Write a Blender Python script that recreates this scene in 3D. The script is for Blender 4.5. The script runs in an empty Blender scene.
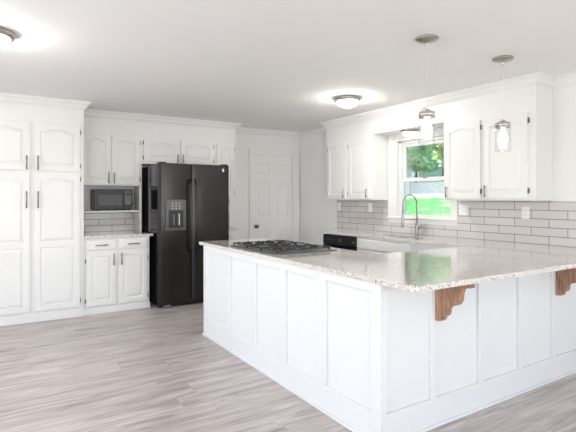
import bpy, bmesh, math, random
from mathutils import Vector, Matrix
random.seed(7)
PI = math.pi
C = bpy.context.scene.collection

# ------------------------------------------------------------------ camera
F = 463.2; YAW = 0.566; HZ = 198.9
cam_d = bpy.data.cameras.new('camera'); cam = bpy.data.objects.new('camera', cam_d); C.objects.link(cam)
cam.location = (0, 0, 1.345); cam.rotation_euler = (PI/2, 0, -YAW)
cam_d.sensor_width = 36; cam_d.lens = 36*F/576
cam_d.shift_y = -(216-HZ)/576
cam_d.clip_start = .02; cam_d.clip_end = 300
bpy.context.scene.camera = cam
vs = bpy.context.scene.view_settings
vs.view_transform = 'Standard'; vs.look = 'None'; vs.gamma = 1; vs.use_curve_mapping = False
vs.exposure = 1.0

# ------------------------------------------------------------------ world, sun, daylight
w = bpy.data.worlds.new('sky'); bpy.context.scene.world = w; w.use_nodes = True
nt = w.node_tree; bg = nt.nodes['Background']
sky = nt.nodes.new('ShaderNodeTexSky'); sky.sky_type = 'NISHITA'; sky.sun_disc = False
sky.sun_elevation = math.radians(55); sky.sun_rotation = 0; sky.dust_density = 2
nt.links.new(sky.outputs[0], bg.inputs[0]); bg.inputs[1].default_value = .42
sd = bpy.data.lights.new('sun', 'SUN'); sun = bpy.data.objects.new('sun', sd); C.objects.link(sun)
sd.energy = 7; sd.angle = .01; sd.color = (1, .96, .88)
sun.rotation_euler = Vector((-.30, .25, .90)).to_track_quat('Z', 'Y').to_euler()

def area(name, loc, d, sx, sy, power, col=(1, 1, 1)):
    l = bpy.data.lights.new(name, 'AREA'); l.shape = 'RECTANGLE'; l.size = sx; l.size_y = sy
    l.energy = power; l.color = col
    o = bpy.data.objects.new(name, l); C.objects.link(o); o.location = loc
    o.rotation_euler = Vector(d).to_track_quat('-Z', 'Y').to_euler()
    return o
XL, YR = -2.6, -2.4        # left wall, rear wall
XW, YW, ZC = 4.358, 6.5, 2.455
area('daylight_left_window', (XL-.22, 1.0, 1.35), (1, 0, .75), 2.3, 1.7, 38, (1, .995, .985))
area('daylight_left_window', (XL-.22, 3.9, 1.35), (1, 0, .75), 2.0, 1.7, 30, (1, .995, .985))
area('daylight_rear_window', (.2, YR-.22, 1.35), (0, 1, .75), 2.3, 1.7, 50, (1, .985, .97))
area('daylight_rear_window', (3.0, YR-.22, 1.35), (0, 1, .75), 1.6, 1.7, 27, (1, .985, .97))

# ------------------------------------------------------------------ materials
def mat(name, col, rough=.5, metal=0, spec=.5, bump=0, bscale=50, var=0, emis=None, es=0, coat=0):
    m = bpy.data.materials.new(name); m.use_nodes = True; n = m.node_tree; b = n.nodes['Principled BSDF']
    b.inputs['Base Color'].default_value = (*col, 1); b.inputs['Roughness'].default_value = rough
    b.inputs['Metallic'].default_value = metal; b.inputs['Specular IOR Level'].default_value = spec
    b.inputs['Coat Weight'].default_value = coat
    if emis: b.inputs['Emission Color'].default_value = (*emis, 1); b.inputs['Emission Strength'].default_value = es
    tc = n.nodes.new('ShaderNodeTexCoord')
    no = n.nodes.new('ShaderNodeTexNoise'); no.inputs['Scale'].default_value = bscale; no.inputs['Detail'].default_value = 4
    n.links.new(tc.outputs['Object'], no.inputs['Vector'])
    if bump:
        bp = n.nodes.new('ShaderNodeBump'); bp.inputs['Strength'].default_value = bump; bp.inputs['Distance'].default_value = .002
        n.links.new(no.outputs['Fac'], bp.inputs['Height']); n.links.new(bp.outputs[0], b.inputs['Normal'])
    v = var or .02
    mx = n.nodes.new('ShaderNodeMix'); mx.data_type = 'RGBA'
    mx.inputs['A'].default_value = (*[c*(1-v) for c in col], 1); mx.inputs['B'].default_value = (*[min(1, c*(1+v)) for c in col], 1)
    n.links.new(no.outputs['Fac'], mx.inputs['Factor']); n.links.new(mx.outputs['Result'], b.inputs['Base Color'])
    return m

M = {}
M['paint'] = mat('white_cabinet_paint', (.83, .825, .815), .38, bump=.05, bscale=30, var=.01)
M['panel'] = mat('white_panel_paint', (.82, .822, .828), .42, bump=.05, bscale=30, var=.01)
M['wall'] = mat('wall_paint', (.84, .835, .825), .8, bump=.1, bscale=120, var=.012)
M['ceiling'] = mat('ceiling_paint', (.91, .90, .895), .9, bump=.1, bscale=90, var=.012)
M['trim'] = mat('trim_paint', (.84, .835, .825), .4, var=.01)
M['nickel'] = mat('brushed_nickel', (.42, .38, .345), .32, 1, bump=.05, bscale=200)
M['pull'] = mat('satin_pull', (.36, .34, .33), .35, 1)
M['hinge'] = mat('dark_hinge', (.22, .21, .20), .4, .8)
M['bstainless'] = mat('black_stainless', (.045, .042, .041), .27, .85, bump=.02, bscale=260, var=.08)
M['black'] = mat('black_plastic', (.012, .012, .013), .38, var=.05)
M['blackgloss'] = mat('black_gloss', (.008, .008, .01), .08, var=.05)
M['iron'] = mat('cast_iron', (.025, .025, .028), .55, bump=.3, bscale=300, var=.1)
M['lid'] = mat('polished_nickel', (.66, .62, .58), .22, 1)
M['tray'] = mat('cooktop_steel', (.22, .22, .225), .35, 1)
M['steel'] = mat('stainless', (.48, .48, .48), .28, 1, bump=.03, bscale=200)
M['chrome'] = mat('chrome', (.75, .75, .75), .1, 1)
M['grey'] = mat('grey_panel', (.11, .11, .115), .3, .6)
M['mwglass'] = mat('microwave_window', (.10, .10, .105), .35, spec=.3)
M['plate'] = mat('white_plate', (.86, .86, .85), .35)
M['slot'] = mat('outlet_slot', (.05, .05, .05), .5)
M['dome_small'] = mat('frosted_dome', (.9, .9, .88), .4, emis=(1, .96, .9), es=5)
M['dome'] = mat('frosted_dome', (.9, .9, .88), .4, emis=(1, .97, .93), es=58)
M['bulb'] = mat('lit_bulb', (1, 1, 1), .4, emis=(1, .96, .91), es=12)
M['knob'] = mat('pewter_knob', (.13, .12, .11), .3, 1)
M['badge'] = mat('white_badge', (.85, .85, .85), .4)
M['soil'] = mat('dark_gap', (.02, .02, .02), .8)

def glass(name, tint, ior=1.45, rough=0, mn=0.0):
    m = bpy.data.materials.new(name); m.use_nodes = True; n = m.node_tree; n.nodes.clear()
    out = n.nodes.new('ShaderNodeOutputMaterial'); mx = n.nodes.new('ShaderNodeMixShader')
    tr = n.nodes.new('ShaderNodeBsdfTransparent'); gl = n.nodes.new('ShaderNodeBsdfGlossy')
    tr.inputs[0].default_value = (*tint, 1); gl.inputs['Roughness'].default_value = rough
    fr = n.nodes.new('ShaderNodeFresnel'); fr.inputs[0].default_value = ior
    n.links.new(fr.outputs[0], mx.inputs[0]); n.links.new(tr.outputs[0], mx.inputs[1]); n.links.new(gl.outputs[0], mx.inputs[2])
    n.links.new(mx.outputs[0], out.inputs[0]); return m
M['glass'] = glass('window_glass', (.97, .98, .98))
def jar_glass():
    m = bpy.data.materials.new('jar_glass'); m.use_nodes = True; n = m.node_tree; n.nodes.clear()
    out = n.nodes.new('ShaderNodeOutputMaterial'); mx = n.nodes.new('ShaderNodeMixShader')
    tr = n.nodes.new('ShaderNodeBsdfTransparent'); gl = n.nodes.new('ShaderNodeBsdfGlossy'); gl.inputs['Roughness'].default_value = .12
    tr.inputs[0].default_value = (.97, .97, .97, 1)
    lw = n.nodes.new('ShaderNodeLayerWeight'); lw.inputs[0].default_value = .25
    mu = n.nodes.new('ShaderNodeMath'); mu.operation = 'MULTIPLY_ADD'; mu.inputs[1].default_value = .45; mu.inputs[2].default_value = .05
    n.links.new(lw.outputs['Facing'], mu.inputs[0]); n.links.new(mu.outputs[0], mx.inputs[0])
    n.links.new(tr.outputs[0], mx.inputs[1]); n.links.new(gl.outputs[0], mx.inputs[2]); n.links.new(mx.outputs[0], out.inputs[0]); return m
M['jar'] = jar_glass()

def N(n, t, **kw):
    x = n.nodes.new(t)
    for k, v in kw.items(): setattr(x, k, v)
    return x
def math_(n, op, a, b=None):
    x = N(n, 'ShaderNodeMath', operation=op)
    for i, v in enumerate((a, b)):
        if v is None: continue
        if hasattr(v, 'is_linked') or hasattr(v, 'links'): n.links.new(v, x.inputs[i])
        else: x.inputs[i].default_value = v
    return x.outputs[0]
def ramp(n, fac, stops):
    r = N(n, 'ShaderNodeValToRGB'); e = r.color_ramp.elements
    while len(e) < len(stops): e.new(.5)
    for i, (p, c) in enumerate(stops): e[i].position = p; e[i].color = (*c, 1) if len(c) == 3 else c
    n.links.new(fac, r.inputs[0]); return r.outputs[0]

def granite():
    m = bpy.data.materials.new('granite'); m.use_nodes = True; n = m.node_tree; b = n.nodes['Principled BSDF']
    tc = N(n, 'ShaderNodeTexCoord')
    n1 = N(n, 'ShaderNodeTexNoise'); n1.inputs['Scale'].default_value = 110; n1.inputs['Detail'].default_value = 5; n1.inputs['Roughness'].default_value = .7
    n.links.new(tc.outputs['Object'], n1.inputs['Vector'])
    base = ramp(n, n1.outputs['Fac'], [(.28, (.31, .265, .23)), (.40, (.60, .535, .475)), (.52, (.77, .71, .65)), (.66, (.86, .83, .79))])
    vo = N(n, 'ShaderNodeTexVoronoi'); vo.inputs['Scale'].default_value = 190
    n.links.new(tc.outputs['Object'], vo.inputs['Vector'])
    sp = N(n, 'ShaderNodeSeparateColor'); n.links.new(vo.outputs['Color'], sp.inputs[0])
    k = ramp(n, sp.outputs[0], [(.90, (0, 0, 0)), (.92, (1, 1, 1))])
    k2 = ramp(n, sp.outputs[1], [(.84, (0, 0, 0)), (.86, (1, 1, 1))])
    a = N(n, 'ShaderNodeMix', data_type='RGBA'); n.links.new(k, a.inputs['Factor']); n.links.new(base, a.inputs['A']); a.inputs['B'].default_value = (.13, .12, .12, 1)
    c = N(n, 'ShaderNodeMix', data_type='RGBA'); n.links.new(k2, c.inputs['Factor']); n.links.new(a.outputs['Result'], c.inputs['A']); c.inputs['B'].default_value = (.86, .85, .83, 1)
    n.links.new(c.outputs['Result'], b.inputs['Base Color'])
    b.inputs['Roughness'].default_value = .12; b.inputs['Coat Weight'].default_value = .6; b.inputs['Coat Roughness'].default_value = .05; b.inputs['Coat IOR'].default_value = 1.6
    return m
M['granite'] = granite()

def tile(name, axis, shift):
    m = bpy.data.materials.new(name); m.use_nodes = True; n = m.node_tree; b = n.nodes['Principled BSDF']
    tc = N(n, 'ShaderNodeTexCoord'); s = N(n, 'ShaderNodeSeparateXYZ'); n.links.new(tc.outputs['Object'], s.inputs[0])
    c = N(n, 'ShaderNodeCombineXYZ')
    n.links.new(math_(n, 'ADD', s.outputs[axis], shift), c.inputs[0]); n.links.new(math_(n, 'ADD', s.outputs[2], -.915+.0805*20), c.inputs[1])
    br = N(n, 'ShaderNodeTexBrick'); br.offset = .5; br.squash = 1
    n.links.new(c.outputs[0], br.inputs['Vector'])
    br.inputs['Scale'].default_value = 1; br.inputs['Brick Width'].default_value = TW; br.inputs['Row Height'].default_value = .0805
    br.inputs['Mortar Size'].default_value = .0026; br.inputs['Mortar Smooth'].default_value = .1
    br.inputs['Color1'].default_value = (.64, .605, .60, 1); br.inputs['Color2'].default_value = (.70, .665, .66, 1); br.inputs['Mortar'].default_value = (.09, .08, .08, 1)
    n.links.new(br.outputs['Color'], b.inputs['Base Color'])
    r = ramp(n, br.outputs['Fac'], [(0, (.16,)*3), (1, (.8,)*3)]); n.links.new(r, b.inputs['Roughness'])
    bp = N(n, 'ShaderNodeBump'); bp.invert = True; bp.inputs['Strength'].default_value = .6; bp.inputs['Distance'].default_value = .002
    n.links.new(br.outputs['Fac'], bp.inputs['Height']); n.links.new(bp.outputs[0], b.inputs['Normal'])
    return m
TW = .336
M['tile_right'] = tile('subway_tile', 1, TW*20-2.33+TW/2)
M['tile_back'] = tile('subway_tile', 0, TW*20-1.335+TW/2)

def floor_mat():
    m = bpy.data.materials.new('plank_floor'); m.use_nodes = True; n = m.node_tree; b = n.nodes['Principled BSDF']
    tc = N(n, 'ShaderNodeTexCoord'); s = N(n, 'ShaderNodeSeparateXYZ'); n.links.new(tc.outputs['Object'], s.inputs[0])
    PW, PL = .18, 1.22
    yy = math_(n, 'DIVIDE', s.outputs[1], PW); row = math_(n, 'FLOOR', yy); fy = math_(n, 'FRACT', yy)
    wn = N(n, 'ShaderNodeTexWhiteNoise', noise_dimensions='1D'); n.links.new(row, wn.inputs['W'])
    xx = math_(n, 'ADD', math_(n, 'DIVIDE', s.outputs[0], PL), math_(n, 'MULTIPLY', wn.outputs['Value'], 7.3))
    col = math_(n, 'FLOOR', xx); fx = math_(n, 'FRACT', xx)
    cid = N(n, 'ShaderNodeCombineXYZ'); n.links.new(row, cid.inputs[0]); n.links.new(col, cid.inputs[1])
    w2 = N(n, 'ShaderNodeTexWhiteNoise', noise_dimensions='2D'); n.links.new(cid.outputs[0], w2.inputs['Vector'])
    g = N(n, 'ShaderNodeCombineXYZ')
    n.links.new(math_(n, 'ADD', math_(n, 'MULTIPLY', s.outputs[0], 1.7), math_(n, 'MULTIPLY', w2.outputs['Value'], 37)), g.inputs[0])
    n.links.new(math_(n, 'ADD', math_(n, 'MULTIPLY', s.outputs[1], 15), math_(n, 'MULTIPLY', w2.outputs['Value'], 91)), g.inputs[1])
    no = N(n, 'ShaderNodeTexNoise'); no.inputs['Scale'].default_value = 1.0; no.inputs['Detail'].default_value = 7; no.inputs['Roughness'].default_value = .62; no.inputs['Distortion'].default_value = .9
    n.links.new(g.outputs[0], no.inputs['Vector'])
    c1 = ramp(n, no.outputs['Fac'], [(.25, (.20, .165, .15)), (.38, (.40, .345, .325)), (.52, (.53, .475, .45)), (.68, (.64, .585, .56))])
    tone = ramp(n, w2.outputs['Value'], [(0, (.94, .935, .93)), (1, (1.04, 1.04, 1.04))])
    # fine grain and small knots
    g2 = N(n, 'ShaderNodeMapping'); g2.inputs['Scale'].default_value = (1.5, 6.0, 1); n.links.new(g.outputs[0], g2.inputs[0])
    fg = N(n, 'ShaderNodeTexNoise'); fg.inputs['Scale'].default_value = 1.0; fg.inputs['Detail'].default_value = 4; n.links.new(g2.outputs[0], fg.inputs['Vector'])
    fgc = ramp(n, fg.outputs['Fac'], [(.30, (.80, .79, .78)), (.5, (1, 1, 1)), (.7, (1.10, 1.10, 1.10))])
    g3 = N(n, 'ShaderNodeMapping'); g3.inputs['Scale'].default_value = (1.6, .62, 1); n.links.new(g.outputs[0], g3.inputs[0])
    kn = N(n, 'ShaderNodeTexNoise'); kn.inputs['Scale'].default_value = 1.0; kn.inputs['Detail'].default_value = 6; kn.inputs['Roughness'].default_value = .7; kn.inputs['Distortion'].default_value = 1.5; n.links.new(g3.outputs[0], kn.inputs['Vector'])
    knc = ramp(n, kn.outputs['Fac'], [(.27, (.50, .46, .44)), (.36, (1, 1, 1))])
    m1 = N(n, 'ShaderNodeMix', data_type='RGBA', blend_type='MULTIPLY'); m1.inputs['Factor'].default_value = 1; n.links.new(c1, m1.inputs['A']); n.links.new(fgc, m1.inputs['B'])
    m2 = N(n, 'ShaderNodeMix', data_type='RGBA', blend_type='MULTIPLY'); m2.inputs['Factor'].default_value = 1; n.links.new(m1.outputs['Result'], m2.inputs['A']); n.links.new(knc, m2.inputs['B'])
    c1 = m2.outputs['Result']
    mu = N(n, 'ShaderNodeMix', data_type='RGBA', blend_type='MULTIPLY'); mu.inputs['Factor'].default_value = 1
    n.links.new(c1, mu.inputs['A']); n.links.new(tone, mu.inputs['B'])
    # plank joints
    e1 = math_(n, 'MULTIPLY', math_(n, 'MINIMUM', fy, math_(n, 'SUBTRACT', 1, fy)), PW)
    e2 = math_(n, 'MULTIPLY', math_(n, 'MINIMUM', fx, math_(n, 'SUBTRACT', 1, fx)), PL)
    ed = math_(n, 'LESS_THAN', math_(n, 'MINIMUM', e1, e2), .0014)
    k = math_(n, 'MULTIPLY', ed, .28)
    mx = N(n, 'ShaderNodeMix', data_type='RGBA'); n.links.new(k, mx.inputs['Factor']); n.links.new(mu.outputs['Result'], mx.inputs['A']); mx.inputs['B'].default_value = (.12, .10, .09, 1)
    n.links.new(mx.outputs['Result'], b.inputs['Base Color'])
    b.inputs['Roughness'].default_value = .36
    bp = N(n, 'ShaderNodeBump'); bp.inputs['Strength'].default_value = .12; bp.inputs['Distance'].default_value = .002
    n.links.new(no.outputs['Fac'], bp.inputs['Height']); n.links.new(bp.outputs[0], b.inputs['Normal'])
    return m
M['floor'] = floor_mat()

def noisy(name, stops, scale, detail=5, rough=.8, stretch=(1, 1, 1), bump=0, bd=.01):
    m = bpy.data.materials.new(name); m.use_nodes = True; n = m.node_tree; b = n.nodes['Principled BSDF']
    tc = N(n, 'ShaderNodeTexCoord'); mp = N(n, 'ShaderNodeMapping'); mp.inputs['Scale'].default_value = stretch
    n.links.new(tc.outputs['Object'], mp.inputs[0])
    no = N(n, 'ShaderNodeTexNoise'); no.inputs['Scale'].default_value = scale; no.inputs['Detail'].default_value = detail
    n.links.new(mp.outputs[0], no.inputs['Vector'])
    n.links.new(ramp(n, no.outputs['Fac'], stops), b.inputs['Base Color']); b.inputs['Roughness'].default_value = rough
    if bump:
        bp = N(n, 'ShaderNodeBump'); bp.inputs['Strength'].default_value = bump; bp.inputs['Distance'].default_value = bd
        n.links.new(no.outputs['Fac'], bp.inputs['Height']); n.links.new(bp.outputs[0], b.inputs['Normal'])
    return m
M['wood'] = noisy('stained_oak', [(.3, (.20, .095, .055)), (.5, (.38, .205, .125)), (.7, (.52, .32, .21))], 9, 6, .45, (6, 6, 1), .3, .002)
M['grass'] = noisy('lawn_grass', [(.35, (.02, .13, .02)), (.52, (.04, .20, .03)), (.68, (.20, .36, .12))], 1.3, 8, .9, (1, 1, 1), .8, .05)
M['leaf'] = noisy('tree_leaf', [(.3, (.10, .28, .08)), (.5, (.24, .50, .17)), (.7, (.48, .72, .30))], .9, 6, .6)
M['leaf2'] = noisy('tree_leaf_pale', [(.3, (.28, .40, .14)), (.5, (.50, .64, .26)), (.7, (.75, .82, .45))], .9, 6, .6)
M['bark'] = noisy('tree_bark', [(.3, (.09, .065, .045)), (.7, (.25, .19, .14))], 6, 6, .9, (1, 1, .2), .6, .03)
M['asphalt'] = noisy('shade_toned_asphalt', [(.3, (.045, .065, .06)), (.7, (.13, .15, .145))], 3, 5, .9)  # road lies in shade; that shade is put into this dark, cool base colour
M['concrete'] = noisy('pale_concrete', [(.3, (.6, .6, .58)), (.7, (.75, .75, .73))], 5, 4, .9)
M['roof'] = noisy('shed_roof', [(.3, (.15, .19, .21)), (.7, (.27, .31, .33))], 6, 4, .8)
M['siding'] = noisy('shed_siding', [(.3, (.36, .42, .41)), (.7, (.5, .55, .54))], 4, 4, .8)
M['fence'] = noisy('fence_wood', [(.3, (.26, .2, .18)), (.7, (.45, .38, .36))], 4, 4, .9)

# ------------------------------------------------------------------ mesh builder
class MB:
    def __init__(s): s.v = []; s.f = []; s.sm = []
    def add(s, vs, fs, smooth=False):
        o = len(s.v); s.v += [tuple(v) for v in vs]; s.f += [tuple(i+o for i in f) for f in fs]; s.sm += [smooth]*len(fs); return s
    def box(s, x0, y0, z0, x1, y1, z1):
        x0, x1 = sorted((x0, x1)); y0, y1 = sorted((y0, y1)); z0, z1 = sorted((z0, z1))
        return s.add([(x0, y0, z0), (x1, y0, z0), (x1, y1, z0), (x0, y1, z0), (x0, y0, z1), (x1, y0, z1), (x1, y1, z1), (x0, y1, z1)],
                     [(0, 3, 2, 1), (4, 5, 6, 7), (0, 1, 5, 4), (1, 2, 6, 5), (2, 3, 7, 6), (3, 0, 4, 7)])
    def lathe(s, prof, cx=0, cy=0, n=40, smooth=True, cz=0, M4=None):
        vs = []
        for r, z in prof:
            for k in range(n):
                a = 2*PI*k/n; p = Vector((r*math.cos(a), r*math.sin(a), z))
                if M4: p = M4 @ p
                vs.append((p.x+cx, p.y+cy, p.z+cz))
        fs = [(i*n+k, i*n+(k+1) % n, (i+1)*n+(k+1) % n, (i+1)*n+k) for i in range(len(prof)-1) for k in range(n)]
        s.add(vs, fs, smooth)
        for i in (0, len(prof)-1):
            if prof[i][0] > 1e-5: 
                o = len(s.v)-len(vs)+i*n; s.f.append(tuple(range(o, o+n))); s.sm.append(False)
        return s
    def tube(s, pts, r, n=12, smooth=True, radii=None):
        pts = [Vector(p) for p in pts]; L = len(pts); vs = []
        t = [(pts[min(i+1, L-1)]-pts[max(i-1, 0)]).normalized() for i in range(L)]
        up = Vector((0, 0, 1)) if abs(t[0].z) < .9 else Vector((1, 0, 0))
        a = t[0].cross(up).normalized()
        for i, p in enumerate(pts):
            a = (a-t[i]*a.dot(t[i])).normalized(); b = t[i].cross(a); rr = radii[i] if radii else r
            for k in range(n):
                q = 2*PI*k/n; vs.append(p+(a*math.cos(q)+b*math.sin(q))*rr)
        fs = [(i*n+k, i*n+(k+1) % n, (i+1)*n+(k+1) % n, (i+1)*n+k) for i in range(L-1) for k in range(n)]
        s.add(vs, fs, smooth)
        o = len(s.v)-len(vs)
        s.f.append(tuple(range(o+n-1, o-1, -1))); s.f.append(tuple(range(o+(L-1)*n, o+L*n))); s.sm += [False, False]
        return s
    def prism(s, poly, fn, h0, h1):
        n = len(poly); vs = [fn(a, b, h0) for a, b in poly]+[fn(a, b, h1) for a, b in poly]
        fs = [(i, (i+1) % n, n+(i+1) % n, n+i) for i in range(n)]+[tuple(range(n-1, -1, -1)), tuple(range(n, 2*n))]
        return s.add(vs, fs)
    def build(s, name, m, parent=None, bevel=0, seg=2, angle=.6):
        me = bpy.data.meshes.new(name); me.from_pydata(s.v, [], s.f); me.validate()
        for p, q in zip(me.polygons, s.sm): p.use_smooth = q
        bm = bmesh.new(); bm.from_mesh(me); bmesh.ops.recalc_face_normals(bm, faces=bm.faces); bm.to_mesh(me); bm.free()
        me.materials.append(m)
        o = bpy.data.objects.new(name, me); C.objects.link(o)
        if parent: o.parent = parent
        if bevel:
            b = o.modifiers.new('bevel', 'BEVEL'); b.width = bevel; b.segments = seg; b.limit_method = 'ANGLE'; b.angle_limit = angle
        return o
def box(*a): return MB().box(*a)
def tag(o, label=None, cat=None, group=None, kind=None):
    if label: o['label'] = label
    if cat: o['category'] = cat
    if group: o['group'] = group
    if kind: o['kind'] = kind
    return o
def empty(name, loc, rz=0):
    o = bpy.data.objects.new(name, None); C.objects.link(o); o.location = loc; o.rotation_euler = (0, 0, rz); o.empty_display_size = .1
    return o
def struct(o): o['kind'] = 'structure'; return o
def copy_tree(o, parent=None):
    c = o.copy(); C.objects.link(c)
    if parent: c.parent = parent
    for ch in list(o.children): copy_tree(ch, c)
    return c

# ------------------------------------------------------------------ room shell
struct(box(XL-.2, YR-.2, -.12, XW+.2, YW+.2, 0).build('floor', M['floor']))
struct(box(XL-.2, YR-.2, ZC, XW+.2, YW+.2, ZC+.15).build('ceiling', M['ceiling']))
struct(box(XL-.2, YW, 0, XW+.2, YW+.15, ZC).build('wall_back', M['wall']))
def wall_with_holes(name, axis, a0, a1, d0, d1, holes):
    # axis 'y': wall runs along y at x in d0..d1 ; holes (a, b, z0, z1)
    m = MB(); cur = a0
    def bx(p, q, z0, z1):
        if q-p < 1e-4 or z1-z0 < 1e-4: return
        m.box(d0, p, z0, d1, q, z1) if axis == 'y' else m.box(p, d0, z0, q, d1, z1)
    for (p, q, z0, z1) in sorted(holes):
        bx(cur, p, 0, ZC); bx(p, q, 0, z0); bx(p, q, z1, ZC); cur = q
    bx(cur, a1, 0, ZC)
    return struct(m.build(name, M['wall']))
WY0, WY1, WZ0, WZ1 = 3.40, 4.245, 1.10, 2.075
wall_with_holes('wall_right', 'y', YR-.2, YW, XW, XW+.15, [(WY0, WY1, WZ0, WZ1)])
wall_with_holes('wall_left', 'y', YR-.2, YW, XL-.15, XL, [(-.15, 2.15, .5, 2.2), (2.9, 4.9, .5, 2.2)])
wall_with_holes('wall_rear', 'x', XL, XW, YR-.15, YR, [(-.95, 1.35, .5, 2.2), (2.2, 3.8, .5, 2.2)])

def simple_window(name, axis, a0, a1, z0, z1, d, s):
    """white framed double sash window set in the wall plane d, s = direction out of the room"""
    f = MB(); t = .05
    def b(m, p, q, u0, u1, e0, e1):
        m.box(d+s*e0, p, u0, d+s*e1, q, u1) if axis == 'y' else m.box(p, d+s*e0, u0, q, d+s*e1, u1)
    zm = (z0+z1)/2
    b(f, a0, a0+t, z0, z1, .03, .1); b(f, a1-t, a1, z0, z1, .03, .1)
    b(f, a0, a1, z0, z0+t, .03, .1); b(f, a0, a1, z1-t, z1, .03, .1); b(f, a0, a1, zm-.025, zm+.025, .03, .1)
    o = struct(f.build(name, M['trim'], bevel=.003))
    g = MB(); b(g, a0+t, a1-t, z0+t, z1-t, .062, .066); g.build('glass_pane', M['glass'], o)
    c = MB(); k = .08
    b(c, a0-k, a0, z0-k, z1+k, -.018, 0); b(c, a1, a1+k, z0-k, z1+k, -.018, 0); b(c, a0, a1, z0-k, z0, -.018, 0); b(c, a0, a1, z1, z1+k, -.018, 0)
    c.build('casing', M['trim'], o, bevel=.003)
    return o
simple_window('window_2', 'y', -.15, 2.15, .5, 2.2, XL, -1)
simple_window('window_3', 'y', 2.9, 4.9, .5, 2.2, XL, -1)
simple_window('window_4', 'x', -.95, 1.35, .5, 2.2, YR, -1)
simple_window('window_5', 'x', 2.2, 3.8, .5, 2.2, YR, -1)

# window over the sink: double-hung sash
win = MB()
win.box(XW+.03, WY0, WZ0, XW+.12, WY0+.03, WZ1); win.box(XW+.03, WY1-.035, WZ0, XW+.12, WY1, WZ1)
win.box(XW+.03, WY0, WZ1-.03, XW+.12, WY1, WZ1); win.box(XW+.0, WY0, WZ0, XW+.12, WY1, WZ0+.02)
wo = struct(win.build('window_1', M['trim'], bevel=.002))
def sash(z0, z1, x0, x1, b):
    m = MB(); a0, a1 = WY0+.03, WY1-.035; t = .028
    m.box(x0, a0, z0, x1, a0+t, z1); m.box(x0, a1-t, z0, x1, a1, z1); m.box(x0, a0+t, z0, x1, a1-t, z0+b); m.box(x0, a0+t, z1-.04, x1, a1-t, z1)
    o = m.build('sash', M['trim'], wo, bevel=.002)
    xm = (x0+x1)/2
    box(xm-.002, a0+t-.005, z0+b-.005, xm+.002, a1-t+.005, z1-.035).build('glass_pane', M['glass'], o)
    return o
ls = sash(WZ0+.02, 1.60, XW+.035, XW+.065, .03); sash(1.57, WZ1-.03, XW+.07, XW+.10, .04)
box(XW+.02, 3.80, 1.60, XW+.05, 3.86, 1.615).build('sash_lock', M['nickel'], wo, bevel=.003)
cs = MB(); k = .1
cs.box(XW-.02, WY1, 1.10, XW, 4.395, 2.17); cs.box(XW-.02, 3.335, 1.10, XW, WY0, 2.17); cs.box(XW-.02, WY0, WZ1, XW, WY1, 2.17)
cs.box(XW-.012, 3.335, 1.045, XW, 4.395, 1.10)
cs.build('casing', M['trim'], wo, bevel=.003)
box(XW-.035, 3.325, 1.098, XW+.03, 4.40, 1.118).build('window_sill', M['trim'], wo, bevel=.004)

# crown moulding all round, one mitred run
def offset_path(pts, d):
    n = len(pts); out = []
    for i in range(n):
        p0, p1, p2 = Vector(pts[i-1]), Vector(pts[i]), Vector(pts[(i+1) % n])
        a = (p1-p0).normalized(); b = (p2-p1).normalized()
        na, nb = Vector((a.y, -a.x)), Vector((b.y, -b.x))
        m = (na+nb); m = m/(m.dot(na)) if m.length > 1e-6 else na
        out.append(p1+m*d)
    return out
def mould(name, pts, prof, m):
    mb = MB(); n = len(pts); P = len(prof); vs = []
    for d, z in prof: vs += [(q.x, q.y, z) for q in offset_path(pts, d)]
    fs = [(i*n+k, i*n+(k+1) % n, ((i+1) % P)*n+(k+1) % n, ((i+1) % P)*n+k) for i in range(P) for k in range(n)]
    mb.add(vs, fs); return struct(mb.build(name, m))
PF, UF, RF = 5.755, 6.2, 4.08      # body fronts: pantry, back uppers, right uppers
PX0, PX1 = -.17, .873
ring = [(PX0, YW), (PX0, PF), (PX1, PF), (PX1, UF), (3.02, UF), (3.02, YW), (XW, YW), (XW, 5.374), (RF, 5.374), (RF, 2.301), (XW, 2.301), (XW, YR), (XL, YR), (XL, YW)]
g = -.0005
mould('trim_1', ring, [(0, ZC-.092), (.008, ZC-.092), (.012, ZC-.082), (.022, ZC-.074), (.03, ZC-.06), (.036, ZC-.044), (.048, ZC-.03), (.058, ZC-.024), (.058, ZC-.016), (.068, ZC-.012), (.068, ZC+g), (0, ZC+g)], M['trim'])
struct(box(RF, 3.301, 2.17, XW, 4.406, ZC).build('trim_2', M['paint']))

# tiled backsplashes
struct(MB().box(XW-.008, YR+.4, .9155, XW, 3.335, 1.318).box(XW-.008, 3.335, .9155, XW, 4.395, 1.045).box(XW-.008, 4.395, .9155, XW, 5.477, 1.318).build('trim_3', M['tile_right']))
struct(box(.875, YW-.008, .9155, 1.665, YW, 1.53).build('trim_4', M['tile_back']))
struct(box(2.68, YW-.008, .9155, 3.07, YW, 1.36).build('trim_5', M['tile_back']))

# baseboards
def bb(name, x0, y0, x1, y1): struct(box(x0, y0, 0, x1, y1, .12).build(name, M['trim'], bevel=.004))
bb('baseboard_left', XL, YR, XL+.015, YW); bb('baseboard_rear', XL+.015, YR, XW-.02, YR+.015)
bb('baseboard_right', XW-.015, 5.52, XW, YW); bb('baseboard_back', XL+.015, YW-.015, PX0, YW)

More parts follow.
